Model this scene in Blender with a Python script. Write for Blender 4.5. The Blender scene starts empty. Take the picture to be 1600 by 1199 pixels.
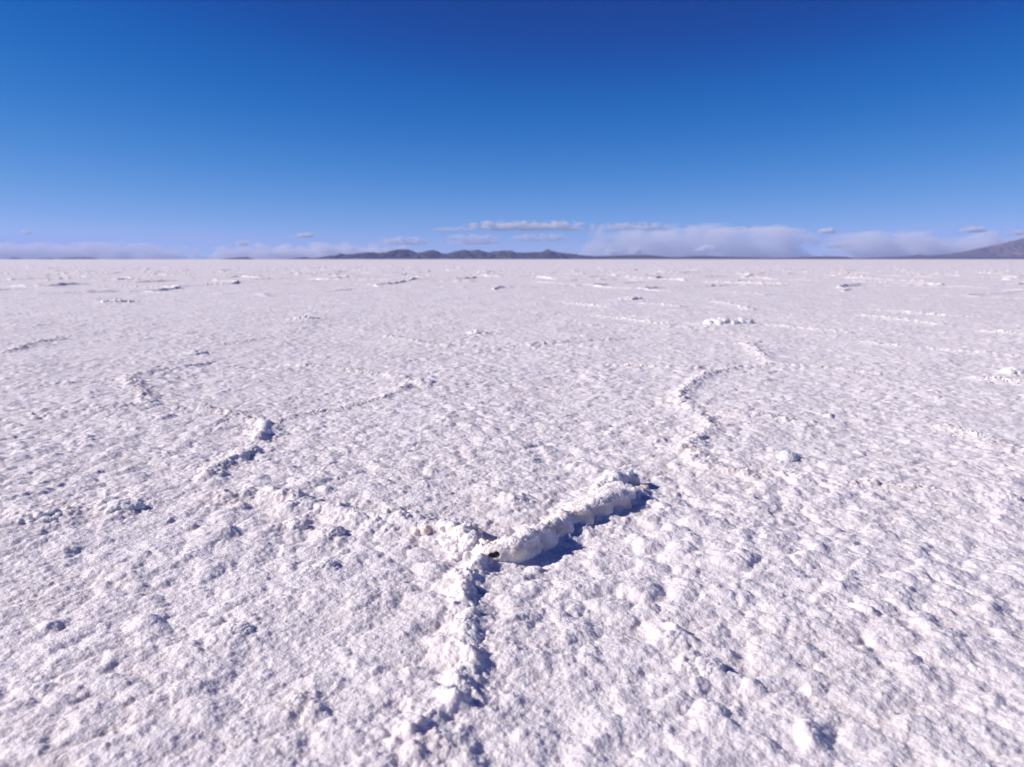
import bpy, math, random
import numpy as np
from concurrent.futures import ThreadPoolExecutor

scene = bpy.context.scene
COL = scene.collection
R = math.radians
F32 = np.float32

# ------------------------------------------------------------------ camera geometry (metres, camera above the origin)
CAM_H = 0.80
FPX = 1200.0                                  # focal length in pixels of the 1600 px wide photograph
PITCH = math.atan((599.5 - 405.3) / FPX)
CP, SP = math.cos(PITCH), math.sin(PITCH)
SUN_ELEV, SUN_ROT = R(31.0), R(-91.0)         # rotation: 0 = +Y, -90 = -X (from the left)


def ray(px, py):
    a, b = (px - 800.0) / FPX, -(py - 599.5) / FPX
    return a, CP + b * SP, -SP + b * CP


def at(px, py):
    """ground point seen at a pixel of the photograph"""
    x, y, z = ray(px, py)
    t = CAM_H / -z
    return x * t, y * t


def lift(px, py, dist):
    """(x, z) at distance y = dist for a pixel near the horizon"""
    x, y, z = ray(px, py)
    t = dist / y
    return x * t, CAM_H + z * t


# ------------------------------------------------------------------ noise
_rs = np.random.RandomState(11)
_ang = _rs.rand(256) * 2 * np.pi
GX, GY = np.cos(_ang).astype(F32), np.sin(_ang).astype(F32)
_g3 = _rs.normal(size=(256, 3))
_g3 /= np.linalg.norm(_g3, axis=1)[:, None]
G3 = _g3.astype(F32)
RNDT = _rs.rand(65536).astype(F32)


def h2(ix, iy, seed):
    a = ix.astype(np.uint32) * np.uint32(0x9E3779B1) ^ iy.astype(np.uint32) * np.uint32(0x85EBCA77) ^ np.uint32((seed * 0xC2B2AE3D) & 0xFFFFFFFF)
    a ^= a >> np.uint32(15)
    a *= np.uint32(0x2C1B3C6D)
    a ^= a >> np.uint32(12)
    a *= np.uint32(0x297A2D39)
    a ^= a >> np.uint32(15)
    return a


def perlin2(x, y, seed=0):
    x0, y0 = np.floor(x), np.floor(y)
    ix, iy = x0.astype(np.int32), y0.astype(np.int32)
    fx, fy = (x - x0).astype(F32), (y - y0).astype(F32)
    u = fx * fx * fx * (fx * (fx * 6 - 15) + 10)
    v = fy * fy * fy * (fy * (fy * 6 - 15) + 10)

    def g(dx, dy):
        h = h2(ix + dx, iy + dy, seed) & np.uint32(255)
        return GX[h] * (fx - dx) + GY[h] * (fy - dy)
    a, b, c, d = g(0, 0), g(1, 0), g(0, 1), g(1, 1)
    a += u * (b - a)
    c += u * (d - c)
    return (a + v * (c - a)) * F32(1.5)


def fbm2(x, y, seed, octs=4, gain=.5):
    s, a = 0, 1.0
    for o in range(octs):
        s = s + a * perlin2(x * 2.03 ** o + o * 7.3, y * 2.03 ** o - o * 3.1, seed + o)
        a *= gain
    return s


def perlin3(x, y, z, seed=0):
    x0, y0, z0 = np.floor(x), np.floor(y), np.floor(z)
    ix, iy, iz = x0.astype(np.int32), y0.astype(np.int32), z0.astype(np.int32)
    fx, fy, fz = (x - x0).astype(F32), (y - y0).astype(F32), (z - z0).astype(F32)
    u, v, w = (t * t * t * (t * (t * 6 - 15) + 10) for t in (fx, fy, fz))
    out = 0
    for dx in (0, 1):
        for dy in (0, 1):
            for dz in (0, 1):
                h = h2(ix + dx, (iy + dy) + (iz + dz) * 7919, seed) & np.uint32(255)
                g = G3[h]
                d = g[..., 0] * (fx - dx) + g[..., 1] * (fy - dy) + g[..., 2] * (fz - dz)
                out = out + d * (u if dx else 1 - u) * (v if dy else 1 - v) * (w if dz else 1 - w)
    return out * F32(1.5)


def domes(x, y, seed, rmin, rmax, prob=1.0, power=.5, hmin=.45):
    """field of overlapping rounded knobs, one per unit cell: 0..1"""
    ix, iy = np.floor(x).astype(np.int32), np.floor(y).astype(np.int32)
    out = np.zeros(x.shape, F32)
    for dx in (-1, 0, 1):
        for dy in (-1, 0, 1):
            cx, cy = ix + dx, iy + dy
            h = h2(cx, cy, seed)
            j1 = RNDT[h & np.uint32(65535)]
            j2 = RNDT[(h >> np.uint32(16))]
            h = h2(cx, cy, seed + 101)
            j3 = RNDT[h & np.uint32(65535)]
            j4 = RNDT[(h >> np.uint32(16))]
            rr = rmin + (rmax - rmin) * j3
            d2 = ((x - cx - j1) ** 2 + (y - cy - j2) ** 2) / (rr * rr)
            val = np.maximum(0, 1 - d2) ** power * (hmin + (1 - hmin) * j4)
            if prob < 1:
                val = val * (j4 < prob)
            np.maximum(out, val, out=out)
    return out


def knobs(x, y, seed, rmin, rmax, prob=1.0):
    """soft rounded knobs, one per unit cell, added up"""
    ix, iy = np.floor(x).astype(np.int32), np.floor(y).astype(np.int32)
    out = np.zeros(x.shape, F32)
    for dx in (-1, 0, 1):
        for dy in (-1, 0, 1):
            cx, cy = ix + dx, iy + dy
            h = h2(cx, cy, seed)
            j1 = RNDT[h & np.uint32(65535)]
            j2 = RNDT[(h >> np.uint32(16))]
            h = h2(cx, cy, seed + 101)
            j3 = RNDT[h & np.uint32(65535)]
            j4 = RNDT[(h >> np.uint32(16))]
            rr = rmin + (rmax - rmin) * j3
            t = np.maximum(0, 1 - ((x - cx - j1) ** 2 + (y - cy - j2) ** 2) / (rr * rr))
            val = t * t * (0.25 + 0.75 * j4)
            if prob < 1:
                val = val * (j4 < prob)
            out += val
    return out


def cells(x, y, seed):
    """F2 - F1 of a cell pattern (small on the borders) and a border id"""
    ix, iy = np.floor(x).astype(np.int32), np.floor(y).astype(np.int32)
    f1 = np.full(x.shape, 9, F32)
    f2 = np.full(x.shape, 9, F32)
    for dx in (-1, 0, 1):
        for dy in (-1, 0, 1):
            h = h2(ix + dx, iy + dy, seed)
            d = np.hypot(x - ix - dx - RNDT[h & np.uint32(65535)], y - iy - dy - RNDT[h >> np.uint32(16)]).astype(F32)
            f2 = np.minimum(f2, np.maximum(f1, d))
            f1 = np.minimum(f1, d)
    return f2 - f1


# ------------------------------------------------------------------ object helpers
def tag(o, label=None, cat=None, group=None, kind=None):
    for k, v in (('label', label), ('category', cat), ('group', group), ('kind', kind)):
        if v:
            o[k] = v
    return o


def mesh_obj(name, verts, quads, mat, smooth=True, parent=None, attrs=None):
    me = bpy.data.meshes.new(name)
    verts = np.asarray(verts, F32)
    quads = np.asarray(quads, np.int32)
    nq, k = quads.shape
    me.vertices.add(len(verts))
    me.vertices.foreach_set('co', verts.ravel())
    me.loops.add(nq * k)
    me.loops.foreach_set('vertex_index', quads.ravel())
    me.polygons.add(nq)
    me.polygons.foreach_set('loop_start', np.arange(nq, dtype=np.int32) * k)
    me.polygons.foreach_set('loop_total', np.full(nq, k, np.int32))
    me.update(calc_edges=True)
    if smooth:
        me.polygons.foreach_set('use_smooth', np.ones(nq, bool))
    for an, av in (attrs or {}).items():
        at_ = me.attributes.new(an, 'FLOAT', 'POINT')
        at_.data.foreach_set('value', np.asarray(av, F32))
    me.materials.append(mat)
    o = bpy.data.objects.new(name, me)
    COL.objects.link(o)
    if parent:
        o.parent = parent
    return o


def place(o, x, y, z=0.0):
    """move the object's origin to (x, y, z) without moving its mesh"""
    me = o.data
    n = len(me.vertices)
    co = np.empty(n * 3, F32)
    me.vertices.foreach_get('co', co)
    co = co.reshape(-1, 3) - np.array([x, y, z], F32)
    me.vertices.foreach_set('co', co.ravel())
    me.update()
    o.location = (x, y, z)
    return o


def surface_nets(f, org, h):
    """zero surface of the sampled field f (negative inside) as verts, quads"""
    s = f < 0
    nx, ny, nz = f.shape
    cnt = np.zeros((nx - 1, ny - 1, nz - 1), np.int8)
    for dx in (0, 1):
        for dy in (0, 1):
            for dz in (0, 1):
                cnt += s[dx:nx - 1 + dx, dy:ny - 1 + dy, dz:nz - 1 + dz]
    act = (cnt > 0) & (cnt < 8)
    idx = np.full(act.shape, -1, np.int32)
    c = np.argwhere(act)
    idx[act] = np.arange(len(c))
    acc = np.zeros((len(c), 3), np.float64)
    num = np.zeros(len(c))
    corners = [(a, b, d) for a in (0, 1) for b in (0, 1) for d in (0, 1)]
    for A in corners:
        for ax in range(3):
            if A[ax]:
                continue
            B = list(A)
            B[ax] = 1
            fa = f[c[:, 0] + A[0], c[:, 1] + A[1], c[:, 2] + A[2]]
            fb = f[c[:, 0] + B[0], c[:, 1] + B[1], c[:, 2] + B[2]]
            m = (fa < 0) != (fb < 0)
            t = np.where(m, fa / np.where(m, fa - fb, 1), 0)
            p = np.tile(np.array(A, float), (len(c), 1))
            p[:, ax] = t
            acc[m] += p[m]
            num[m] += 1
    v = (c + acc / num[:, None]) * h + np.array(org)
    quads = []
    for ax in range(3):
        b, d = [(1, 2), (2, 0), (0, 1)][ax]
        sl0 = [slice(None)] * 3
        sl1 = [slice(None)] * 3
        sl0[ax], sl1[ax] = slice(0, -1), slice(1, None)
        s0, s1 = s[tuple(sl0)], s[tuple(sl1)]
        for flip in (False, True):
            e = np.argwhere((s0 & ~s1) if not flip else (~s0 & s1))
            ok = (e[:, b] > 0) & (e[:, d] > 0) & (e[:, b] < f.shape[b] - 1) & (e[:, d] < f.shape[d] - 1)
            e = e[ok]
            q = []
            for ob, od in ((-1, -1), (0, -1), (0, 0), (-1, 0)):
                k = e.copy()
                k[:, b] += ob
                k[:, d] += od
                q.append(idx[k[:, 0], k[:, 1], k[:, 2]])
            if flip:
                q = q[::-1]
            quads.append(np.stack(q, 1))
    return v, np.concatenate(quads)


# ------------------------------------------------------------------ materials
def new_mat(name):
    m = bpy.data.materials.new(name)
    m.use_nodes = True
    nt = m.node_tree
    b = nt.nodes['Principled BSDF']
    return m, nt, b


def noise_node(nt, scale, detail=4, rough=.6, vec=None, dim='3D'):
    n = nt.nodes.new('ShaderNodeTexNoise')
    n.inputs['Scale'].default_value = scale
    n.inputs['Detail'].default_value = detail
    n.inputs['Roughness'].default_value = rough
    if vec is not None:
        nt.links.new(vec, n.inputs['Vector'])
    return n


def ramp(nt, src, stops):
    r = nt.nodes.new('ShaderNodeValToRGB')
    cr = r.color_ramp
    while len(cr.elements) < len(stops):
        cr.elements.new(.5)
    for e, (p, c) in zip(cr.elements, stops):
        e.position = p
        e.color = (*c, 1)
    nt.links.new(src, r.inputs['Fac'])
    return r


def mixc(nt, fac, a, b):
    m = nt.nodes.new('ShaderNodeMix')
    m.data_type = 'RGBA'
    for s, v in ((m.inputs['Factor'], fac), (m.inputs['A'], a), (m.inputs['B'], b)):
        if hasattr(v, 'is_linked'):
            nt.links.new(v, s)
        elif isinstance(v, (int, float)):
            s.default_value = v
        else:
            s.default_value = (*v, 1)
    return m.outputs['Result']


def salt_material(name, base, alt, cream, cream_amt, sss):
    m, nt, b = new_mat(name)
    geo = nt.nodes.new('ShaderNodeNewGeometry')
    pos = geo.outputs['Position']
    n1 = noise_node(nt, 3.1, 5, .6, pos)
    n2 = noise_node(nt, 38, 3, .6, pos)
    r1 = ramp(nt, n1.outputs['Fac'], [(.38, base), (.66, alt)])
    r2 = ramp(nt, n2.outputs['Fac'], [(.50, (0, 0, 0)), (.74, (1, 1, 1))])
    att = nt.nodes.new('ShaderNodeAttribute')
    att.attribute_name = 'tint'
    mul = nt.nodes.new('ShaderNodeMath')
    mul.operation = 'MULTIPLY_ADD'
    nt.links.new(att.outputs['Fac'], mul.inputs[0])
    mul.inputs[1].default_value = .75
    mm = nt.nodes.new('ShaderNodeMath')
    mm.operation = 'MULTIPLY'
    nt.links.new(r2.outputs['Color'], mm.inputs[0])
    mm.inputs[1].default_value = cream_amt
    nt.links.new(mm.outputs[0], mul.inputs[2])
    mul.use_clamp = True
    nt.links.new(mixc(nt, mul.outputs[0], r1.outputs['Color'], cream), b.inputs['Base Color'])
    b.inputs['Roughness'].default_value = .62
    b.inputs['Specular IOR Level'].default_value = .25
    b.inputs['Subsurface Weight'].default_value = sss
    b.inputs['Subsurface Radius'].default_value = (1.0, .85, .75)
    b.inputs['Subsurface Scale'].default_value = .012
    # crystal grain
    n3 = noise_node(nt, 230, 3, .7, pos)
    vo = nt.nodes.new('ShaderNodeTexVoronoi')
    vo.inputs['Scale'].default_value = 190
    nt.links.new(pos, vo.inputs['Vector'])
    ad = nt.nodes.new('ShaderNodeMath')
    ad.operation = 'SUBTRACT'
    nt.links.new(n3.outputs['Fac'], ad.inputs[0])
    nt.links.new(vo.outputs['Distance'], ad.inputs[1])
    bp = nt.nodes.new('ShaderNodeBump')
    bp.inputs['Strength'].default_value = .55
    bp.inputs['Distance'].default_value = .0028
    nt.links.new(ad.outputs[0], bp.inputs['Height'])
    nt.links.new(bp.outputs['Normal'], b.inputs['Normal'])
    return m


M_GROUND = salt_material('salt_ground', (.85, .788, .79), (.79, .732, .748), (.66, .53, .43), .10, .8)
M_CRUST = salt_material('salt_crust', (.89, .845, .84), (.84, .79, .795), (.72, .58, .43), .10, .9)

m, nt, b = new_mat('dry_mud')
geo = nt.nodes.new('ShaderNodeNewGeometry')
n = noise_node(nt, 160, 4, .7, geo.outputs['Position'])
nt.links.new(ramp(nt, n.outputs['Fac'], [(.35, (.045, .03, .018)), (.65, (.20, .14, .085))]).outputs['Color'], b.inputs['Base Color'])
b.inputs['Roughness'].default_value = .9
M_MUD = m


def rock_material(name, stops, scale):
    m, nt, b = new_mat(name)
    geo = nt.nodes.new('ShaderNodeNewGeometry')
    n = noise_node(nt, scale, 6, .65, geo.outputs['Position'])
    nt.links.new(ramp(nt, n.outputs['Fac'], stops).outputs['Color'], b.inputs['Base Color'])
    b.inputs['Roughness'].default_value = .95
    b.inputs['Specular IOR Level'].default_value = .1
    return m


M_ROCK = rock_material('brown_rock', [(.38, (.026, .024, .034)), (.52, (.075, .055, .058)), (.64, (.16, .11, .09))], .0022)
M_PLAIN = rock_material('ochre_scrub', [(.35, (.075, .042, .038)), (.65, (.13, .072, .055))], .0011)
M_FAR = rock_material('pale_slope', [(.35, (.10, .075, .085)), (.65, (.21, .15, .14))], .0009)

# ------------------------------------------------------------------ the ridges of the salt polygons, traced as ground polylines
# (pixel path, half width m, height m, strength of the crumbs, label)
RIDGES = [
    ([(690, 832), (655, 828), (620, 822), (590, 816), (560, 812), (530, 806)], .050, .050, 1.0,
     'wide white salt ridge running left from the tall crust with the dark hole'),
    ([(512, 803), (490, 798), (470, 793), (450, 787), (430, 782), (418, 777)], .034, .045, 1.0,
     'bright knobbly salt ridge with a dark hollow behind it, left of the tall crust'),
    ([(760, 884), (740, 893), (724, 912), (722, 945), (728, 980), (736, 1015), (732, 1050), (726, 1085), (716, 1106)], .028, .044, 1.0,
     'narrow upright salt ridge running down from the tall crust towards the camera'),
    ([(665, 1128), (640, 1150), (655, 1165), (672, 1172)], .030, .030, .9,
     'low cream lump of salt at the bottom edge below the upright ridge'),
    ([(392, 777), (372, 782), (352, 785), (338, 782)], .036, .040, 1.0,
     'rounded salt ridge with a grey shaded side, at the corner of the left polygon'),
    ([(322, 752), (334, 738), (350, 730), (368, 722), (386, 714), (396, 706)], .045, .060, 1.0,
     'tall crumbling salt ridge with cream stains and a dark shadow, left of centre'),
    ([(402, 690), (410, 680), (414, 668), (408, 660)], .040, .062, 1.0,
     'pile of stacked salt lumps just beyond the cream stained ridge'),
    ([(420, 662), (450, 652), (485, 646), (520, 641), (560, 632), (595, 624), (628, 612), (650, 603)], .032, .034, .75,
     'long thin salt ridge running from the stacked lumps up to a white mound'),
    ([(455, 572), (500, 574), (540, 577), (575, 582), (600, 587), (630, 592)], .045, .042, .7,
     'pale broken salt ridge behind the white mound, left of centre'),
    ([(398, 659), (370, 650), (345, 645), (310, 639), (285, 640)], .040, .030, .7,
     'low cream salt ridge running left from the stacked lumps'),
    ([(225, 636), (232, 628), (222, 616), (208, 604), (196, 594)], .040, .055, .9,
     'short white salt ridge shaped like a hook, far left'),
    ([(190, 595), (140, 600), (90, 603), (40, 604)], .035, .040, .7,
     'dark sided salt ridge running to the left edge from the hook shaped ridge'),
    ([(205, 590), (230, 586), (250, 581), (280, 577), (310, 571), (335, 567)], .035, .046, .8,
     'dark sided salt ridge climbing right from the hook shaped ridge'),
    ([(215, 637), (180, 644), (140, 648), (95, 651), (50, 653)], .035, .035, .6,
     'faint grey salt ridge running left from the foot of the hook shaped ridge'),
    ([(5, 552), (30, 545), (55, 537), (78, 533), (95, 530)], .040, .055, .9,
     'dark sided salt ridge near the left edge, beyond the hook shaped ridge'),
    ([(345, 540), (380, 535), (420, 529)], .040, .045, .7, 'short dark salt ridge right of a small white mound, far left'),
    ([(605, 527), (635, 532), (662, 538), (700, 542)], .050, .045, .7, 'far pale salt ridge beyond the white mound at centre left'),
    ([(1208, 574), (1170, 576), (1140, 579), (1112, 584), (1092, 594), (1074, 606), (1064, 620), (1070, 634), (1080, 644)], .040, .060, 1.0,
     'curved salt ridge with a dark shadow on its inner side, right of centre'),
    ([(1090, 650), (1102, 660), (1112, 672), (1100, 683), (1084, 692), (1070, 704), (1082, 716), (1098, 728)], .036, .050, 1.0,
     'zigzag salt ridge with dark pockets, running down from the curved ridge'),
    ([(1112, 735), (1128, 741), (1160, 746), (1190, 748)], .036, .042, .9,
     'cream salt ridge with a dark notch at the foot of the zigzag ridge'),
    ([(1200, 745), (1235, 749), (1270, 756), (1310, 762), (1345, 760), (1375, 764)], .036, .040, .9,
     'knobbly white salt ridge below the lone pointed salt peak'),
    ([(1385, 766), (1430, 768), (1480, 774), (1530, 780), (1600, 788)], .034, .026, .6, 'low fading salt ridge reaching the right edge'),
    ([(1115, 650), (1150, 652), (1190, 655), (1230, 660), (1272, 667)], .036, .036, .8,
     'low white salt ridge running right from the top of the zigzag ridge'),
    ([(1480, 672), (1515, 680), (1545, 692), (1570, 704), (1610, 716)], .050, .046, .9, 'broad bright salt ridge at the right edge'),
    ([(940, 569), (990, 573), (1040, 576), (1090, 577)], .040, .042, .7, 'pale salt ridge left of the top of the curved ridge'),
    ([(1225, 575), (1260, 576), (1300, 578), (1335, 583), (1370, 586), (1400, 586)], .040, .042, .7,
     'pale salt ridge running right from the top of the curved ridge'),
    ([(1530, 593), (1570, 597), (1610, 602)], .060, .060, .8, 'short bright salt ridge at the right edge below a dark hump'),
    ([(1168, 539), (1182, 550), (1193, 560), (1206, 570)], .050, .055, .8, 'short salt ridge dropping towards the top of the curved ridge'),
    ([(1350, 536), (1400, 543), (1450, 547), (1500, 552), (1550, 556), (1610, 561)], .055, .055, .7, 'long white salt ridge reaching the right edge, beyond the dark hump'),
    ([(1200, 508), (1240, 514), (1290, 518), (1325, 521)], .055, .060, .7, 'white salt ridge right of the big far mound'),
    ([(935, 495), (965, 498), (1000, 503), (1042, 508)], .060, .065, .7, 'white salt ridge left of the big far mound'),
    ([(825, 542), (860, 538), (900, 535), (945, 532), (990, 529)], .045, .050, .7, 'dark sided far salt ridge at centre right'),
    ([(1350, 494), (1400, 500), (1470, 508)], .07, .07, .7, 'far white salt ridge on the right, in front of a longer one'),
    ([(1370, 485), (1420, 490), (1480, 495), (1530, 497)], .08, .075, .7, 'farthest long white salt ridge on the right'),
    ([(1540, 520), (1570, 522), (1610, 525)], .07, .08, .8, 'far bright salt ridge at the right edge'),
    ([(880, 474), (915, 477), (950, 482)], .08, .085, .7, 'small far salt ridge near the middle of the flat'),
    ([(990, 475), (1025, 477), (1062, 480)], .08, .085, .7, 'small far salt ridge left of a shorter one'),
    ([(1118, 473), (1145, 478), (1172, 485)], .08, .09, .7, 'small far salt ridge behind the big far mound'),
]
# lone mounds: (px, py of the foot, radius m, height m, label)
MOUNDS = [
    (190, 797, .080, .042, 'rounded salt hump with a dark right side, left of the corner ridge'),
    (62, 815, .085, .046, 'wide low salt hump with a shaded front, near the left edge'),
    (660, 603, .10, .062, 'white salt mound at the upper end of the long thin ridge'),
    (1228, 722, .058, .056, 'lone pointed salt peak with a dark shadow on its right'),
    (1128, 508, .26, .13, 'biggest far white salt mound, right of centre'),
    (1160, 507, .15, .115, 'dark shaded salt mound touching the right side of the biggest far mound'),
    (480, 501, .22, .085, 'far salt mound with a grey shaded face, left of centre'),
    (306, 556, .11, .065, 'small far white salt mound on the left, beside a short dark ridge'),
    (745, 522, .11, .06, 'far dark salt hump standing alone near the centre'),
    (185, 474, .35, .11, 'far dark salt hump on the left, farthest of the humps there'),
    (1583, 585, .085, .065, 'dark salt hump at the right edge above a bright ridge'),
    (1100, 1050, .042, .030, 'pointed salt knob in the right foreground'),
    (1048, 1002, .026, .026, 'small rounded salt knob in the foreground right of the upright ridge'),
    (518, 838, .046, .036, 'salt knob with a dark tail of shadow below the bright knobbly ridge'),
    (463, 826, .030, .028, 'thin sharp salt knob below the bright knobbly ridge'),
    (368, 996, .045, .036, 'round salt knob with a dark right side in the left foreground'),
    (470, 1112, .036, .026, 'low salt knob in the left foreground nearest the bottom edge'),
    (510, 890, .034, .028, 'small salt knob left of the tall crust'),
    (806, 790, .05, .042, 'dark shadowed salt knob just behind the tall crust'),
    (985, 470, .28, .12, 'small far hump of salt in the middle distance'),
]


def world_path(px):
    return np.array([at(*p) for p in px])


def resample(P, step):
    d = np.r_[0, np.cumsum(np.hypot(*np.diff(P, axis=0).T))]
    n = max(2, int(d[-1] / step) + 1)
    s = np.linspace(0, d[-1], n)
    return np.stack([np.interp(s, d, P[:, 0]), np.interp(s, d, P[:, 1])], 1)


CRUST_PATH = [(752, 872), (775, 868), (800, 862), (826, 850), (850, 838), (880, 824), (915, 810), (945, 800), (975, 786), (985, 770)]
SEGS = []
for n_, (px, w, h, s, _l) in enumerate(RIDGES + [(CRUST_PATH, .045, .05, 1, '')]):
    h = h * (1 if n_ < 5 or n_ == len(RIDGES) else .75)
    P = world_path(px)
    for a, c in zip(P[:-1], P[1:]):
        SEGS.append((a[0], a[1], c[0], c[1], w, h))
SEGS = np.array(SEGS, F32)
MPTS = np.array([(*at(px, py), r, h) for px, py, r, h, _l in MOUNDS], F32)

# ------------------------------------------------------------------ the salt flat: one sheet, fine near the camera, coarse far away


def ridge_field(x, y):
    """berm height and nearness to the ridges"""
    berm = np.zeros(x.shape, F32)
    near = np.zeros(x.shape, F32)
    x0, x1, y0, y1 = x.min(), x.max(), y.min(), y.max()
    for ax, ay, bx, by, w, h in SEGS:
        m = w * 4
        if max(ax, bx) + m < x0 or min(ax, bx) - m > x1 or max(ay, by) + m < y0 or min(ay, by) - m > y1:
            continue
        dx, dy = bx - ax, by - ay
        t = np.clip(((x - ax) * dx + (y - ay) * dy) / (dx * dx + dy * dy + 1e-9), 0, 1)
        d2 = ((x - ax - t * dx) ** 2 + (y - ay - t * dy) ** 2) / (w * w)
        np.maximum(berm, h * .46 * np.exp(-d2 / 1.5), out=berm)
        np.maximum(near, np.exp(-d2 / 3.5), out=near)
    for mx, my, r, h in MPTS:
        if mx + 4 * r < x0 or mx - 4 * r > x1 or my + 4 * r < y0 or my - 4 * r > y1:
            continue
        d2 = ((x - mx) ** 2 + (y - my) ** 2) / (r * r)
        np.maximum(berm, h * .3 * np.exp(-d2 / 1.4), out=berm)
        np.maximum(near, np.exp(-d2 / 1.6), out=near)
    return berm, near


def ground_height(x, y, r):
    """height and tint of the salt at (x, y); r is the distance from the middle, for dropping detail the sheet cannot hold"""
    berm, near = ridge_field(x, y)
    wx = x + .022 * perlin2(x * 9, y * 9, 31)
    wy = y + .022 * perlin2(x * 9 + 40, y * 9, 32)
    h = .012 * fbm2(x * 1.3, y * 1.3, 3, 3)
    patch = np.clip(.90 + .4 * perlin2(x * 1.1, y * .8, 71) + .3 * perlin2(x * 3.1, y * 2.6, 72), .5, 1.3)
    # knobs of three sizes and crystals
    d1 = knobs(wx / .098, wy / .098, 5, .45, 1.0)
    dn = domes(wx / .066 + 5, wy / .064, 15, .44, .90, 1, 1.0, .35)
    d2 = knobs(wx / .038, wy / .038, 6, .45, .95)
    h = h + np.clip(1.12 - r / 15, .66, 1) * patch * (.0088 * d1 + .0108 * dn) + .0037 * (.4 + .6 * patch) * (1 + 1.1 * near) * d2
    d0 = knobs(wx / .31 + 3, wy / .33, 8, .14, .30, .5)
    h = h + .013 * d0
    fade = np.clip(1.35 - r / 9.0, 0, 1)
    if fade.max() > 0:
        d3 = knobs(x / .0165, y / .0165, 7, .42, .85)
        h = h + fade * (.0025 + .0030 * near) * d3
        h = h + fade * .0016 * perlin2(x / .021, y / .021, 42)
        if r.min() < 4:
            h = h + fade * .0014 * knobs(x / .0078, y / .0078, 9, .42, .85)
    h = h + berm * (.75 + .5 * perlin2(x * 22, y * 22, 51))
    far = np.clip((r - 16) / 8, 0, 1)
    if far.max() > 0:
        qx, qy = x + 1.1 * perlin2(x * .35, y * .35, 61), y + 1.1 * perlin2(x * .35 + 7, y * .35, 62)
        c = cells(qx / 4.6, qy / 4.6, 63) * 4.6
        gate = np.clip(.74 + 1.3 * perlin2(x * .45, y * .45, 64), 0, 1.2)
        line = np.exp(-(c / .13) ** 2) * gate * far * np.clip(1 - (r - 150) / 200, 0, 1)
        h = h + .082 * line * (.8 + .5 * perlin2(x * 4, y * 4, 65))
        near = np.maximum(near, line * .8)
    low = np.clip(1 - (dn * 1.3 + d2 * .4), 0, 1)
    tint = np.clip(.30 * low * np.clip(.2 + perlin2(x * 2.3, y * 2.3, 81), 0, 1) + .34 * near * np.clip(.3 + 1.3 * perlin2(x * 6, y * 6, 82), 0, 1), 0, 1)
    # nothing stands proud of the tint at the horizon: the relief flattens where one face covers many metres
    h = h * np.clip(1.15 - r / 900, .0, 1)
    return h.astype(F32), tint.astype(F32)


def build_ground():
    half = R(42)
    fine = np.arange(-half, half, .00112)
    rest = np.linspace(half, 2 * math.pi - half, 150, endpoint=False)
    az = np.r_[fine, rest]
    rr = [.40]
    while rr[-1] < 12:
        rr.append(rr[-1] * (1.0045 if rr[-1] < .95 else 1.0014))
    while rr[-1] < 120:
        rr.append(rr[-1] * 1.0042)
    while rr[-1] < 44000:
        rr.append(rr[-1] * 1.09)
    rr = np.array(rr)
    nr, na = len(rr), len(az)
    sx, cx = np.sin(az), np.cos(az)
    V = np.empty((nr, na, 3), F32)
    T = np.empty((nr, na), F32)

    def work(i0):
        i1 = min(nr, i0 + 120)
        r2 = np.repeat(rr[i0:i1, None], na, 1)
        x, y = r2 * sx[None], r2 * cx[None]
        h, t = ground_height(x, y, r2)
        V[i0:i1, :, 0], V[i0:i1, :, 1], V[i0:i1, :, 2], T[i0:i1] = x, y, h, t
    with ThreadPoolExecutor(4) as ex:
        list(ex.map(work, range(0, nr, 120)))
    V = V.reshape(-1, 3)
    T = T.ravel()
    i = np.arange(nr - 1, dtype=np.int32)[:, None] * na
    j = np.arange(na, dtype=np.int32)[None]
    j2 = (j + 1) % na
    Q = np.stack([i + j, i + na + j, i + na + j2, i + j2], -1).reshape(-1, 4)[:, ::-1]
    # close the small hole under the camera: a quad fan through a centre point
    c = len(V)
    V = np.r_[V, np.array([[0, 0, 0]], F32)]
    T = np.r_[T, 0]
    na2 = na - na % 2
    k = np.arange(0, na2, 2)
    fan = np.stack([np.full(len(k), c), (k + 2) % na, (k + 1) % na, k], 1)[:, ::-1]
    Q = np.r_[Q, fan].astype(np.int32)
    o = mesh_obj('salt_flat_ground', V, Q, M_GROUND, attrs={'tint': T})
    tag(o, 'flat white crust of salt reaching to the horizon', 'ground', kind='structure')
    return o


def ground_z(x, y):
    h, _ = ground_height(np.array([[x]], float), np.array([[y]], float), np.array([[math.hypot(x, y)]]))
    return float(h[0, 0])


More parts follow.
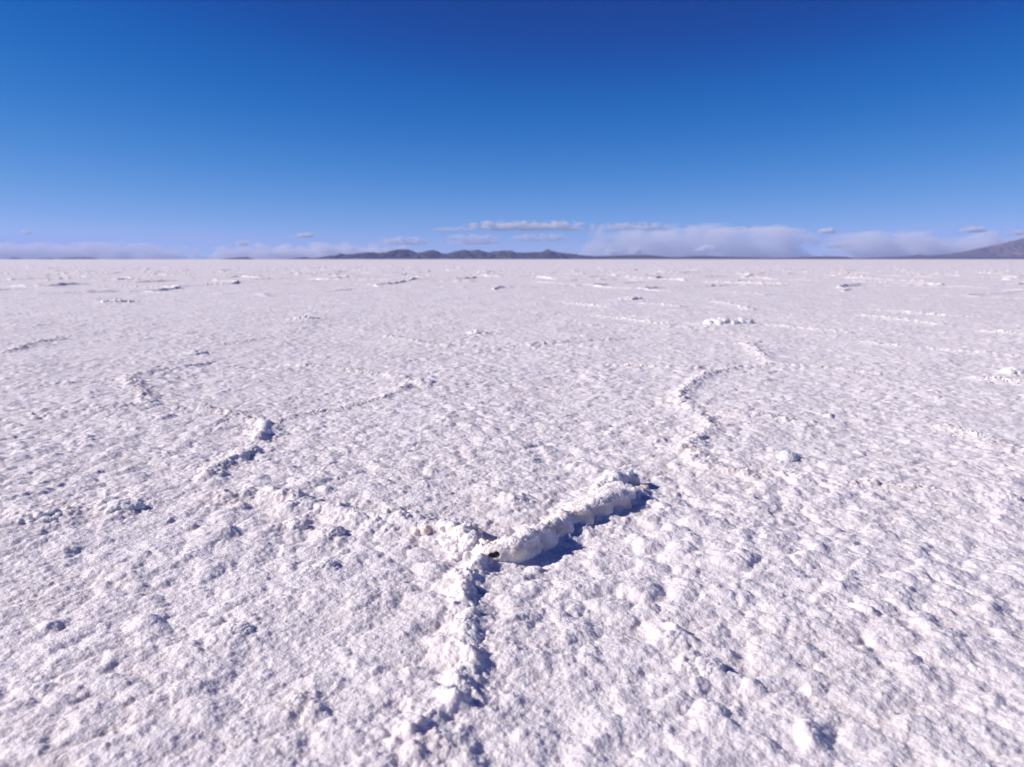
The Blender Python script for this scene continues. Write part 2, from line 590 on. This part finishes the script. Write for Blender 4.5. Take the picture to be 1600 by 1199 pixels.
# ------------------------------------------------------------------ lumps of salt as solid bodies
def salt_body(name, blobs, vox, mat, k=.3, noise=(.45, .34), floor=-.02, cuts=(), seed=1, tintf=None, smooth_side=None, parent=None):
    """blobs: rows x, y, z, r (world); fused, roughened and meshed"""
    B = np.array(blobs, float)
    rmax = B[:, 3].max()
    lo = B[:, :3].min(0) - rmax * 1.6
    hi = B[:, :3].max(0) + rmax * 1.6
    lo[2] = floor
    n = np.ceil((hi - lo) / vox).astype(int) + 3
    f = np.full(n, rmax, F32)
    gx = [lo[a] + vox * np.arange(n[a]) for a in range(3)]
    for x, y, z, r in B:
        kk = k * r
        sl = []
        for a, c in enumerate((x, y, z)):
            i0 = max(0, int((c - r * 2.2 - lo[a]) / vox))
            i1 = min(n[a], int((c + r * 2.2 - lo[a]) / vox) + 2)
            sl.append(slice(i0, i1))
        if min(s.stop - s.start for s in sl) <= 0:
            continue
        X, Y, Z = np.meshgrid(gx[0][sl[0]], gx[1][sl[1]], gx[2][sl[2]], indexing='ij')
        d = (np.sqrt((X - x) ** 2 + (Y - y) ** 2 + (Z - z) ** 2) - r).astype(F32)
        g = f[tuple(sl)]
        hh = np.clip(.5 + .5 * (g - d) / kk, 0, 1)
        f[tuple(sl)] = g * (1 - hh) + d * hh - kk * hh * (1 - hh)
    near = np.abs(f) < rmax * .75
    I = np.argwhere(near)
    x, y, z = (gx[a][I[:, a]] for a in range(3))
    rm = float(np.median(B[:, 3]))
    amt = np.ones(len(I), F32)
    if smooth_side is not None:
        amt = smooth_side(x, y, z)
    s1, s2 = 1 / (rm * .95), 1 / (rm * .38)
    dn = noise[0] * rm * .6 * np.abs(perlin3(x * s1, y * s1, z * s1, seed)) + noise[1] * rm * np.abs(perlin3(x * s2, y * s2, z * s2, seed + 5)) \
        + noise[1] * .6 * rm * np.abs(perlin3(x * s2 * 2.3, y * s2 * 2.3, z * s2 * 2.3, seed + 9)) + noise[1] * .3 * rm * perlin3(x * s2 * 5, y * s2 * 5, z * s2 * 5, seed + 11)
    if vox < .007:
        c0, c1 = 1 / .011, 1 / .0055
        dn = dn + .0034 * np.abs(perlin3(x * c0, y * c0, z * c0, seed + 21)) + .0014 * perlin3(x * c1, y * c1, z * c1, seed + 23)
    f[near] -= (dn * amt).astype(F32) - rm * .05
    for cx, cy, cz, rx, ry, rz in cuts:
        X, Y, Z = np.meshgrid(*gx, indexing='ij')
        q = np.sqrt(((X - cx) / rx) ** 2 + ((Y - cy) / ry) ** 2 + ((Z - cz) / rz) ** 2)
        f = np.maximum(f, ((1 - q) * min(rx, ry, rz)).astype(F32))
    f[:, :, 0] = np.maximum(f[:, :, 0], vox * .5)            # closed underneath
    for a in range(3):
        for e in (0, -1):
            s = [slice(None)] * 3
            s[a] = e
            f[tuple(s)] = np.maximum(f[tuple(s)], vox * .5)
    v, q = surface_nets(f, lo, vox)
    t = np.zeros(len(v)) if tintf is None else tintf(v)
    o = mesh_obj(name, v, q, mat, attrs={'tint': t}, parent=parent)
    return o


def ridge_blobs(P, w, h, crumb, rnd, ends=True):
    out = []
    L = len(P)
    ph = rnd.random() * 9
    for i, (x, y) in enumerate(P):
        u = i / max(1, L - 1)
        wave = .5 + .5 * math.sin(ph + i * .55) * math.sin(ph * 2 + i * .23)
        out.append((x, y, -.05 * h, h * (.74 if crumb > .95 else .45)))
        if crumb < .85 and rnd.random() > .55 + .3 * wave:
            continue
        e = min(1, 3.2 * min(u, 1 - u) + .35)
        a, c = P[max(0, i - 1)], P[min(L - 1, i + 1)]
        t = (c - a) / (np.hypot(*(c - a)) + 1e-9)
        nx, ny = -t[1], t[0]
        hh = h * e * (.55 + .45 * wave)
        r = hh * (.26 + .22 * rnd.random())
        o = rnd.uniform(-.45, .45) * w
        out.append((x + nx * o, y + ny * o, hh - r * 1.05, r))
        for _ in range(9):
            o = rnd.gauss(0, .62) * w
            r2 = hh * rnd.uniform(.10, .28)
            zz = max(0, (hh - r2) * max(0, 1 - (abs(o) / (w * 1.25)) ** 1.5) * rnd.uniform(.45, 1.0))
            j = rnd.uniform(-.6, .6) * w
            out.append((x + nx * o + t[0] * j, y + ny * o + t[1] * j, zz, r2))
        if rnd.random() < .6:
            o = rnd.choice((-1, 1)) * rnd.uniform(.9, 1.8) * w
            r3 = hh * rnd.uniform(.14, .26)
            out.append((x + nx * o, y + ny * o, r3 * .4, r3))
    return out


def build_ridges():
    rnd = random.Random(5)
    for i, (px, w, h, crumb, label) in enumerate(RIDGES):
        P = world_path(px)
        dist = float(np.hypot(*P.mean(0)))
        h *= (.80, .80, .72, .5, .66, .66, .60)[i] if i < 7 else .48 if i < 20 else .58
        crumb = crumb if i < 7 else min(crumb, .75)
        w *= 1.15
        P = resample(P, max(h * .62, .012))
        vox = min(max(.0024, .0012 * dist), h / 7)
        o = salt_body('salt_ridge', ridge_blobs(P, w, h, crumb, rnd), vox, M_CRUST, k=.55, seed=20 + i,
                      tintf=lambda v: np.clip(.75 * perlin2(v[:, 0] * 11, v[:, 1] * 11, 91) - .08, 0, .5))
        x, y = P[len(P) // 2]
        place(o, x, y)
        tag(o, label, 'salt ridge', 'ridges of the salt polygons')


def build_mounds():
    rnd = random.Random(9)
    for i, (px, py, r, h, label) in enumerate(MOUNDS):
        x, y = at(px, py)
        h *= .64
        r *= .86
        dist = math.hypot(x, y)
        bl = [(x, y, h - r * .55, r * .52)] if h > r * .8 else []
        n = 44
        for k in range(n):
            a = rnd.uniform(0, 6.28)
            q = math.sqrt(rnd.random()) * .95
            rr = min(h, r) * rnd.uniform(.26, .58)
            z = (h - rr) * (1 - q ** 1.6) * rnd.uniform(.6, 1)
            bl.append((x + math.cos(a) * q * r, y + math.sin(a) * q * r * .8, z, rr))
        bl.append((x - r * .1, y, h - h * .45, h * .45))
        o = salt_body('salt_mound', bl, min(max(.0022, .0012 * dist), h / 7), M_CRUST if i < 11 else M_GROUND, k=.6, seed=60 + i)
        place(o, x, y)
        o.location.z = .004 if dist < 5 else .006            # stands on the knobs of the crust
        tag(o, label, 'salt mound', 'mounds of salt on the flat')


def build_crust():
    """the tall overhanging crust in the middle, with the hole that shows the dry mud inside"""
    rnd = random.Random(3)
    bl = []
    # crest of the tilted slab: pixel of the foot of the cliff, crest height, length of the back slope
    prof = [(800, 878, .044, .03), (814, 872, .054, .05), (830, 864, .058, .06), (846, 855, .050, .06), (857, 847, .041, .05), (871, 837, .043, .06), (888, 827, .047, .08),
            (908, 820, .046, .11), (929, 813, .050, .14), (951, 804, .058, .17), (970, 797, .059, .17), (984, 790, .044, .13)]
    P = np.array([at(a, c) for a, c, _, _ in prof])
    D = np.r_[0, np.cumsum(np.hypot(*np.diff(P, axis=0).T))]
    N = 44
    for u in np.linspace(0, D[-1], N):
        x, y = np.interp(u, D, P[:, 0]), np.interp(u, D, P[:, 1])
        h = np.interp(u, D, [p[2] for p in prof]) * rnd.uniform(.92, 1.06)
        L = np.interp(u, D, [p[3] for p in prof])
        r = .014 + .10 * h + rnd.uniform(-.002, .003)
        ax, ay = -.72, .69
        wob = .007 * math.sin(u * 62 + 1) + .005 * math.sin(u * 131)
        h *= 1 + .06 * math.sin(u * 83 + 2)
        x0, y0 = x + ax * (r * .9 + wob), y + ay * (r * .9 + wob)                    # the cliff leans a little over its foot
        bl.append((x0 + .004, y0 - .004, h - r, r))
        bl.append((x0 - ax * .012, y0 - ay * .012, h * .50, r * .95))
        bl.append((x0 - ax * .024, y0 - ay * .024, h * .16, r * .95))
        n = max(3, int(L / .018))
        for k in range(1, n + 1):
            t = k / n
            hh = h * (1 - t) ** 1.15
            rr = max(.008, r * (1 - .45 * t))
            bl.append((x0 + ax * L * t + rnd.uniform(-.006, .006), y0 + ay * L * t + rnd.uniform(-.006, .006), hh - rr * rnd.uniform(.92, 1.05), rr))
        for _ in range(3):                                           # crumbs along the crest
            q = rnd.uniform(.004, .010)
            o = rnd.uniform(-.9, .6)
            bl.append((x0 + ax * r * o + rnd.uniform(-.008, .008), y0 + ay * r * o, h - q * rnd.uniform(.2, 1.2) - max(0, o) * .004, q))
    # bulging end, knob behind it, low outlier in its shadow
    for a, c, h, r in ((822, 862, .060, .027), (846, 850, .055, .023), (962, 796, .066, .032), (944, 803, .056, .024),
                       (980, 788, .062, .026), (955, 786, .060, .038), (966, 784, .062, .038), (940, 792, .053, .036), (920, 798, .044, .032), (900, 806, .038, .028), (962, 768, .070, .036), (976, 764, .066, .032), (950, 770, .062, .034),
                       (938, 776, .050, .032), (988, 764, .050, .024), (1006, 770, .026, .018)):
        x, y = at(a, c)
        bl.append((x, y, h - r, r))
        bl.append((x, y, (h - r) * .3, r))
        for _ in range(7):
            q = r * rnd.uniform(.18, .38)
            bl.append((x + rnd.uniform(-.8, .8) * r, y + rnd.uniform(-.8, .8) * r, h - q * rnd.uniform(.7, 1.8), q))
    # the lip with the hole, its end knob, and the rough wing on the left
    for a, c, h, r in ((748, 874, .034, .016), (758, 877, .040, .017), (768, 879, .044, .018), (778, 880, .047, .018), (788, 880, .049, .018), (798, 878, .052, .019), (806, 875, .058, .020),
                       (760, 866, .036, .018), (778, 868, .042, .018), (795, 866, .050, .020), (804, 880, .048, .018), (800, 872, .052, .020), (790, 872, .050, .020), (812, 876, .052, .020)):
        x, y = at(a, c)
        bl.append((x, y, h - r, r))
        bl.append((x, y + .006, (h - r) * .4, r))
        for _ in range(3):
            q = rnd.uniform(.004, .008)
            bl.append((x + rnd.uniform(-1, 1) * r, y + rnd.uniform(-.3, 1) * r, h - q * rnd.uniform(.3, 1.0), q))
    for a, c, h, r in ((736, 858, .044, .026), (722, 850, .052, .028), (708, 842, .050, .028), (694, 838, .042, .026), (678, 836, .036, .024), (664, 838, .030, .022), (730, 842, .046, .024),
                       (728, 866, .026, .022), (706, 858, .022, .022), (716, 874, .018, .018), (690, 850, .020, .020), (738, 846, .034, .018)):
        x, y = at(a, c)
        bl.append((x, y, h - r, r))
        for _ in range(7):
            q = rnd.uniform(.004, .009)
            bl.append((x + rnd.uniform(-1.2, 1.2) * r, y + rnd.uniform(-1.2, 1.2) * r, h - q * rnd.uniform(.5, 1.4) - rnd.random() * .008, q))

    def smooth_side(x, y, z):
        """the cliff under the crest is smoother than the crumbly top"""
        t = np.clip(((x - P[0, 0]) * (P[-1, 0] - P[0, 0]) + (y - P[0, 1]) * (P[-1, 1] - P[0, 1])) / ((P[-1] - P[0]) ** 2).sum(), 0, 1)
        dx, dy = x - (P[0, 0] + t * (P[-1, 0] - P[0, 0])), y - (P[0, 1] + t * (P[-1, 1] - P[0, 1]))
        side = dx * .72 - dy * .69
        return np.where((side > -.026) & (z < .045), .40, 1.0).astype(F32) * np.where(z < .03, .9, 1)
    hx, hy = at(772, 884)
    hz = .026

    def tintf(v):
        t = perlin2(v[:, 0] * 14, v[:, 1] * 14 + v[:, 2] * 30, 97) - .5 * (v[:, 0] < at(745, 870)[0])
        band = np.exp(-((v[:, 2] - .032) / .020) ** 2)
        return np.clip(band * (.60 + .9 * t), 0, .8)
    root = bpy.data.objects.new('crust_ridge', None)
    COL.objects.link(root)
    tag(root, 'tall overhanging white salt crust with a small dark hole, in the middle', 'salt ridge', 'ridges of the salt polygons')
    o = salt_body('salt_crust', bl, .0024, M_CRUST, k=.65, noise=(.34, .20), seed=7, tintf=tintf, smooth_side=smooth_side,
                  cuts=((hx - .004, hy - .012, hz, .013, .034, .0085), (hx + .007, hy - .012, hz + .003, .010, .034, .0100), (hx - .013, hy - .012, hz - .003, .008, .03, .005), (hx + .036, hy - .010, hz + .010, .006, .010, .007)))
    x, y = at(860, 838)
    root.location = (x, y, 0)
    place(o, x, y)
    o.location = (0, 0, 0)
    o.parent = root
    mb = []
    for _ in range(16):
        mb.append((hx + rnd.uniform(-.012, .014), hy + .020 + rnd.uniform(-.004, .006), hz + rnd.uniform(-.012, .008), rnd.uniform(.004, .008)))
    mo = salt_body('mud_core', mb, .0016, M_MUD, seed=8, floor=-.0)
    place(mo, x, y)
    mo.location = (0, 0, 0)
    mo.parent = root


# ------------------------------------------------------------------ hills on the horizon
def hill_range(name, prof, dist, depth, mat, gully, seed, label, cat='hills', nx=420, ny=70, kind='structure', steep=1.0):
    """prof: (px, py) of the skyline; a solid hill body standing at y = dist .. dist + depth"""
    pts = np.array([lift(px, py, dist + depth * .5) for px, py in prof])
    xs = np.linspace(pts[0, 0], pts[-1, 0], nx)
    top = np.interp(xs, pts[:, 0], np.maximum(pts[:, 1], 0))
    v = np.linspace(0, 1, ny)
    X, Vv = np.meshgrid(xs, v, indexing='ij')
    S = depth * .33
    crest = .5 + .10 * perlin2(X / S, X * 0 + .3, seed)
    q = np.abs(Vv - crest) / np.where(Vv < crest, crest, 1 - crest)
    body = np.clip(1 - q, 0, 1) ** steep
    T = np.repeat(top[:, None], ny, 1)
    hm = top.max()
    rid = 1 - np.abs(fbm2(X / (S * .28), Vv * depth / (S * .5), seed + 2, 4))
    Z = T * body * (1 - gully * (1 - rid) * (1 - body) * 2.2) + hm * .05 * gully * fbm2(X / (S * .14), Vv * depth / (S * .14), seed + 4, 3) * np.minimum(1, body * 3) * np.minimum(1, T / hm * 2)
    Z = np.where((Vv <= 0) | (Vv >= 1), -2.0, Z)
    Z[0, :] = Z[-1, :] = -2.0
    Y = dist + depth * Vv
    V = np.stack([X, Y, Z], -1).reshape(-1, 3)
    i = np.arange(nx - 1)[:, None] * ny
    j = np.arange(ny - 1)[None]
    Q = np.stack([i + j, i + ny + j, i + ny + j + 1, i + j + 1], -1).reshape(-1, 4)
    o = mesh_obj(name, V, Q, mat)
    place(o, float(xs.mean()), dist + depth / 2)
    return tag(o, label, cat, kind=kind)


def build_hills():
    hill_range('hills', [(452, 405), (462, 403.6), (475, 402), (485, 403.4), (497, 403), (508, 401), (517, 399.8), (525, 399.6), (534, 396.4), (542, 397.4), (552, 397.6),
                         (562, 395.8), (572, 394.4), (582, 394.2), (592, 396), (600, 395), (610, 391.8), (620, 389.8), (628, 389.2), (638, 389.8), (645, 393), (652, 394.8),
                         (662, 393.2), (670, 391), (677, 390.4), (684, 393), (690, 396.4), (700, 396), (712, 392.6), (725, 390.6), (736, 391.4), (745, 390), (754, 392),
                         (762, 394.4), (772, 392.6), (784, 391.8), (800, 392), (808, 394.6), (816, 395), (830, 394.4), (845, 394.6), (850, 391.6), (856, 389.2), (862, 391.4),
                         (870, 394), (880, 395), (890, 396.6), (905, 398.6), (920, 400), (940, 401), (960, 405)], 24000, 4200, M_ROCK, .95, 3,
               'range of dark brown hills in the middle of the horizon')
    hill_range('hills', [(860, 405), (890, 401.4), (930, 400.4), (960, 399.6), (985, 398.6), (1010, 398.6), (1030, 400), (1045, 402), (1060, 401.8), (1075, 400.6), (1100, 400),
                         (1120, 400.8), (1150, 401.6), (1180, 402.4), (1200, 403), (1235, 402.6), (1260, 401.8), (1280, 400.8), (1300, 401), (1320, 401.4), (1328, 403.2),
                         (1360, 403.4), (1400, 402.6), (1440, 402.4), (1500, 402), (1560, 402), (1680, 402.2), (1780, 405)], 27500, 2500, M_PLAIN, .3, 13,
               'low ochre hills along the right half of the horizon')
    hill_range('mountain', [(1330, 405), (1370, 402.4), (1405, 401), (1425, 398.4), (1432, 397.4), (1440, 399), (1460, 399), (1480, 397), (1500, 394.4), (1520, 391.6),
                            (1545, 386), (1570, 380), (1590, 374.5), (1620, 367), (1660, 362), (1700, 360), (1760, 363), (1850, 375), (1980, 392), (2080, 405)], 31000, 6000, M_FAR, .5, 23,
               'pale mountain slope rising at the right edge of the horizon', cat='mountain', ny=110)
    for k, (p, d, lab) in enumerate((
            ([(352, 405), (358, 403.6), (368, 403), (378, 402.2), (384, 401.8), (390, 402.8), (393, 405)], 21000, 'small dark island hill left of the brown hills'),
            ([(90, 405), (98, 403), (110, 402.6), (125, 402.2), (140, 402.2), (147, 403), (150, 405)], 42000, 'longest faint blue island hill near the left edge'),
            ([(52, 405), (60, 403.6), (72, 403.8), (80, 403.4), (86, 405)], 42000, 'faint blue island hill left of the longest one'),
            ([(16, 405), (20, 403), (26, 402.6), (30, 403.6), (32, 405)], 42000, 'smallest faint blue island hill at the left edge'))):
        hill_range('island_hill', p, d, 900, M_ROCK, .4, 31 + k, lab, 'island hill', nx=90, ny=24)


# ------------------------------------------------------------------ air, sky, sun
def build_air():
    m = bpy.data.materials.new('pale_air')
    m.use_nodes = True
    nt = m.node_tree
    nt.nodes.remove(nt.nodes['Principled BSDF'])
    v = nt.nodes.new('ShaderNodeVolumePrincipled')
    v.inputs['Color'].default_value = (.40, .54, 1.0, 1)
    v.inputs['Density'].default_value = 1.1e-5
    v.inputs['Anisotropy'].default_value = .0
    nt.links.new(v.outputs['Volume'], nt.nodes['Material Output'].inputs['Volume'])
    x, y0, y1, z0, z1 = 49000, -49000, 49000, -4.0, 1340
    V = [(a, c, d) for d in (z0, z1) for c in (y0, y1) for a in (-x, x)]
    Q = [(0, 2, 3, 1), (4, 5, 7, 6), (0, 1, 5, 4), (2, 6, 7, 3), (0, 4, 6, 2), (1, 3, 7, 5)]
    o = mesh_obj('haze', V, Q, m, smooth=False)
    tag(o, 'thin pale air over the whole salt flat', 'haze', kind='stuff')


# clouds far beyond the flat: (x0, x1, y0, y1 in the photograph, density, raggedness, label)
CLOUDS = [
    (715, 940, 343, 362, 5.0, 1.0, 'long thin bright cloud, highest of those above the brown hills'),
    (672, 740, 354, 362, 2.2, 1.3, 'small faint wisp just left of the highest long cloud'),
    (692, 795, 364, 384, 3.0, 1.2, 'pale ragged cloud above the peaks of the brown hills'),
    (792, 895, 364, 378, 3.0, 1.2, 'thin pale cloud under the highest long cloud'),
    (885, 1300, 346, 414, 3.8, 1.15, 'widest lavender cloud bank, right of centre'),
    (1250, 1680, 358, 414, 4.0, 1.1, 'lavender cloud bank behind the pale mountain'),
    (-120, 330, 376, 414, 3.4, 1.0, 'long low haze coloured cloud bank on the left'),
    (300, 700, 377, 414, 4.2, 1.0, 'low lavender cloud bank behind the left end of the brown hills'),
    (925, 1060, 346, 362, 3.2, 1.1, 'bright wispy cap on the left shoulder of the widest bank'),
    (1095, 1270, 353, 367, 2.6, 1.2, 'long pale wisp along the flat top of the widest bank'),
    (462, 494, 363, 372, 6.0, 1.2, 'small lone white cloud left of the brown hills'),
    (588, 672, 368, 384, 4.0, 1.4, 'scattered small white puffs above the left shoulder of the brown hills'),
    (366, 394, 374, 385, 4.5, 1.2, 'tiny white cloud on top of the left bank'),
    (30, 52, 359, 367, 3.5, 1.2, 'tiny faint cloud high at the left edge'),
    (942, 974, 387, 399, 6.0, 1.1, 'small white cumulus low over the ochre hills, beside a narrower one'),
    (980, 1004, 385, 398, 6.0, 1.1, 'narrow white cumulus low over the ochre hills'),
    (1084, 1130, 381, 397, 6.0, 1.2, 'pointed white cumulus low in front of the widest bank'),
    (1278, 1306, 355, 366, 8.0, 1.1, 'brightest small white cap on the upper edge of the bank'),
    (1282, 1330, 378, 388, 4.0, 1.2, 'short white streak inside the bank, under the brightest cap'),
    (1498, 1545, 352, 364, 7.0, 1.1, 'small bright white cloud above the pale mountain slope'),
    (1568, 1604, 358, 369, 4.0, 1.1, 'small pale cloud at the right edge above the mountain'),
]


def build_clouds():
    rnd = random.Random(4)
    # one unit ball shared by all
    for i, (x0, x1, y0, y1, dens, rag, label) in enumerate(CLOUDS):
        dist = 64000 + 1500 * i if (x1 - x0) < 150 else 112000 + 800 * i
        xa, za = lift(x0, y1, dist)
        xb, zb = lift(x1, y0, dist)
        hx, hz = (xb - xa) / 2, (zb - za) / 1.45
        zc = za + .45 * hz
        bias, freq = (-.30, 2.4) if x1 - x0 < 250 else (-.10, 1.9)
        rag *= 1.45
        if x1 - x0 < 250:
            dens *= .9
        hy = hz * 1.1
        m = bpy.data.materials.new('cloud_vapour')
        m.use_nodes = True
        nt = m.node_tree
        nt.nodes.remove(nt.nodes['Principled BSDF'])
        tc = nt.nodes.new('ShaderNodeTexCoord')
        sx = nt.nodes.new('ShaderNodeSeparateXYZ')
        nt.links.new(tc.outputs['Object'], sx.inputs[0])
        mp = nt.nodes.new('ShaderNodeMapping')
        mp.inputs['Location'].default_value = (i * 3.7, i * 1.3, i * 2.1)
        asp = hx / hz
        mp.inputs['Scale'].default_value = (asp * .45, .25, 1.0)
        nt.links.new(tc.outputs['Object'], mp.inputs['Vector'])
        n = noise_node(nt, freq, 6, .66, mp.outputs['Vector'])

        def math_(op, a, c, d=None, clamp=False):
            k = nt.nodes.new('ShaderNodeMath')
            k.operation = op
            k.use_clamp = clamp
            for s, v in zip(k.inputs, (a, c, d)):
                if v is None:
                    continue
                if isinstance(v, (int, float)):
                    s.default_value = v
                else:
                    nt.links.new(v, s)
            return k.outputs[0]
        nn = math_('MULTIPLY_ADD', n.outputs['Fac'], 2.6 * rag, -1.3 * rag)
        x2 = math_('MULTIPLY', sx.outputs[0], sx.outputs[0])
        q = math_('MULTIPLY_ADD', x2, x2, math_('MULTIPLY', sx.outputs[1], sx.outputs[1]))
        zl = math_('MAXIMUM', sx.outputs[2], math_('MULTIPLY', sx.outputs[2], -2.2))      # flatter below than above
        zz = math_('MULTIPLY', zl, zl)
        e = math_('SUBTRACT', 1.0, math_('ADD', q, zz))
        sh = math_('ADD', math_('MULTIPLY_ADD', e, .9, bias), nn)
        sh = math_('MULTIPLY', sh, 2.2, clamp=True)
        edge = math_('MULTIPLY', e, 4.0, clamp=True)
        dn = math_('MULTIPLY', math_('MULTIPLY', sh, edge), dens * .42 / hy)
        v = nt.nodes.new('ShaderNodeVolumePrincipled')
        v.inputs['Color'].default_value = (1, .985, .985, 1)
        v.inputs['Anisotropy'].default_value = 0
        nt.links.new(dn, v.inputs['Density'])
        nt.links.new(v.outputs['Volume'], nt.nodes['Material Output'].inputs['Volume'])
        V = [(a, c, d) for d in (-1, 1) for c in (-1, 1) for a in (-1, 1)]
        Q = [(0, 2, 3, 1), (4, 5, 7, 6), (0, 1, 5, 4), (2, 6, 7, 3), (0, 4, 6, 2), (1, 3, 7, 5)]
        o = mesh_obj('cloud', V, Q, m, smooth=False)
        o.location = ((xa + xb) / 2, dist, zc)
        o.scale = (hx, hy, hz)
        tag(o, label, 'cloud', 'clouds along the horizon')


SKY_CURVES = ([(.05, .0), (.075, .0), (.10, .018), (.156, .085), (.242, .20), (.35, .34)], [(.105, .046), (.152, .116), (.298, .28), (.422, .38), (.54, .46)],
              [(.241, .29), (.334, .46), (.559, .66), (.669, .72), (.87, .86)])


def build_world():
    w = bpy.data.worlds.new('World')
    scene.world = w
    w.use_nodes = True
    nt = w.node_tree
    bg = nt.nodes['Background']
    sky = nt.nodes.new('ShaderNodeTexSky')
    sky.sky_type = 'NISHITA'
    sky.sun_disc = False
    sky.sun_elevation = SUN_ELEV
    sky.sun_rotation = SUN_ROT
    sky.altitude = 3650
    sky.air_density = .6
    sky.dust_density = .1
    sky.ozone_density = 4
    # the photograph's deep, polarised-looking blue: a tone curve on the sky's own colours
    def scale(v, src):
        k = nt.nodes.new('ShaderNodeVectorMath')
        k.operation = 'SCALE'
        k.inputs['Scale'].default_value = v
        nt.links.new(src, k.inputs[0])
        return k.outputs[0]
    cu = nt.nodes.new('ShaderNodeRGBCurve')
    for ci, pts in enumerate(SKY_CURVES):
        c = cu.mapping.curves[ci]
        c.points[0].location = (0, 0)
        c.points[1].location = (1, pts[-1][1] + .1)
        for p in pts:
            c.points.new(*p)
    cu.mapping.update()
    nt.links.new(scale(.1, sky.outputs[0]), cu.inputs['Color'])
    nt.links.new(scale(10, cu.outputs['Color']), bg.inputs['Color'])
    bg.inputs['Strength'].default_value = .087
    L = bpy.data.lights.new('sun', 'SUN')
    L.energy = 4.6
    L.angle = R(.53)
    L.color = (1, .93, .885)
    o = bpy.data.objects.new('sun', L)
    COL.objects.link(o)
    d = np.array([math.sin(SUN_ROT) * math.cos(SUN_ELEV), math.cos(SUN_ROT) * math.cos(SUN_ELEV), math.sin(SUN_ELEV)])
    from mathutils import Vector
    o.rotation_euler = Vector(d).to_track_quat('Z', 'Y').to_euler()
    o.location = (-30, 5, 20)


def build_camera():
    c = bpy.data.cameras.new('camera')
    c.sensor_width = 36
    c.sensor_fit = 'HORIZONTAL'
    c.lens = 36 * FPX / 1600
    c.clip_start = .02
    c.clip_end = 400000
    c.dof.use_dof = True
    c.dof.focus_distance = 2.25
    c.dof.aperture_fstop = 4.0
    o = bpy.data.objects.new('camera', c)
    COL.objects.link(o)
    o.location = (0, 0, CAM_H)
    o.rotation_euler = (math.pi / 2 - PITCH, 0, 0)
    scene.camera = o


import time
_t = time.time()
build_camera()
build_world()
build_ground()
print('ground', time.time() - _t)
build_ridges()
build_mounds()
build_crust()
print('ridges', time.time() - _t)
build_hills()
build_air()
build_clouds()
scene.view_settings.view_transform = 'Standard'
scene.view_settings.look = 'None'
scene.view_settings.gamma = 1
scene.view_settings.exposure = .2
scene.cycles.max_bounces = 10
scene.cycles.diffuse_bounces = 4
scene.cycles.volume_bounces = 8
scene.cycles.volume_step_rate = .12
print('done', time.time() - _t)
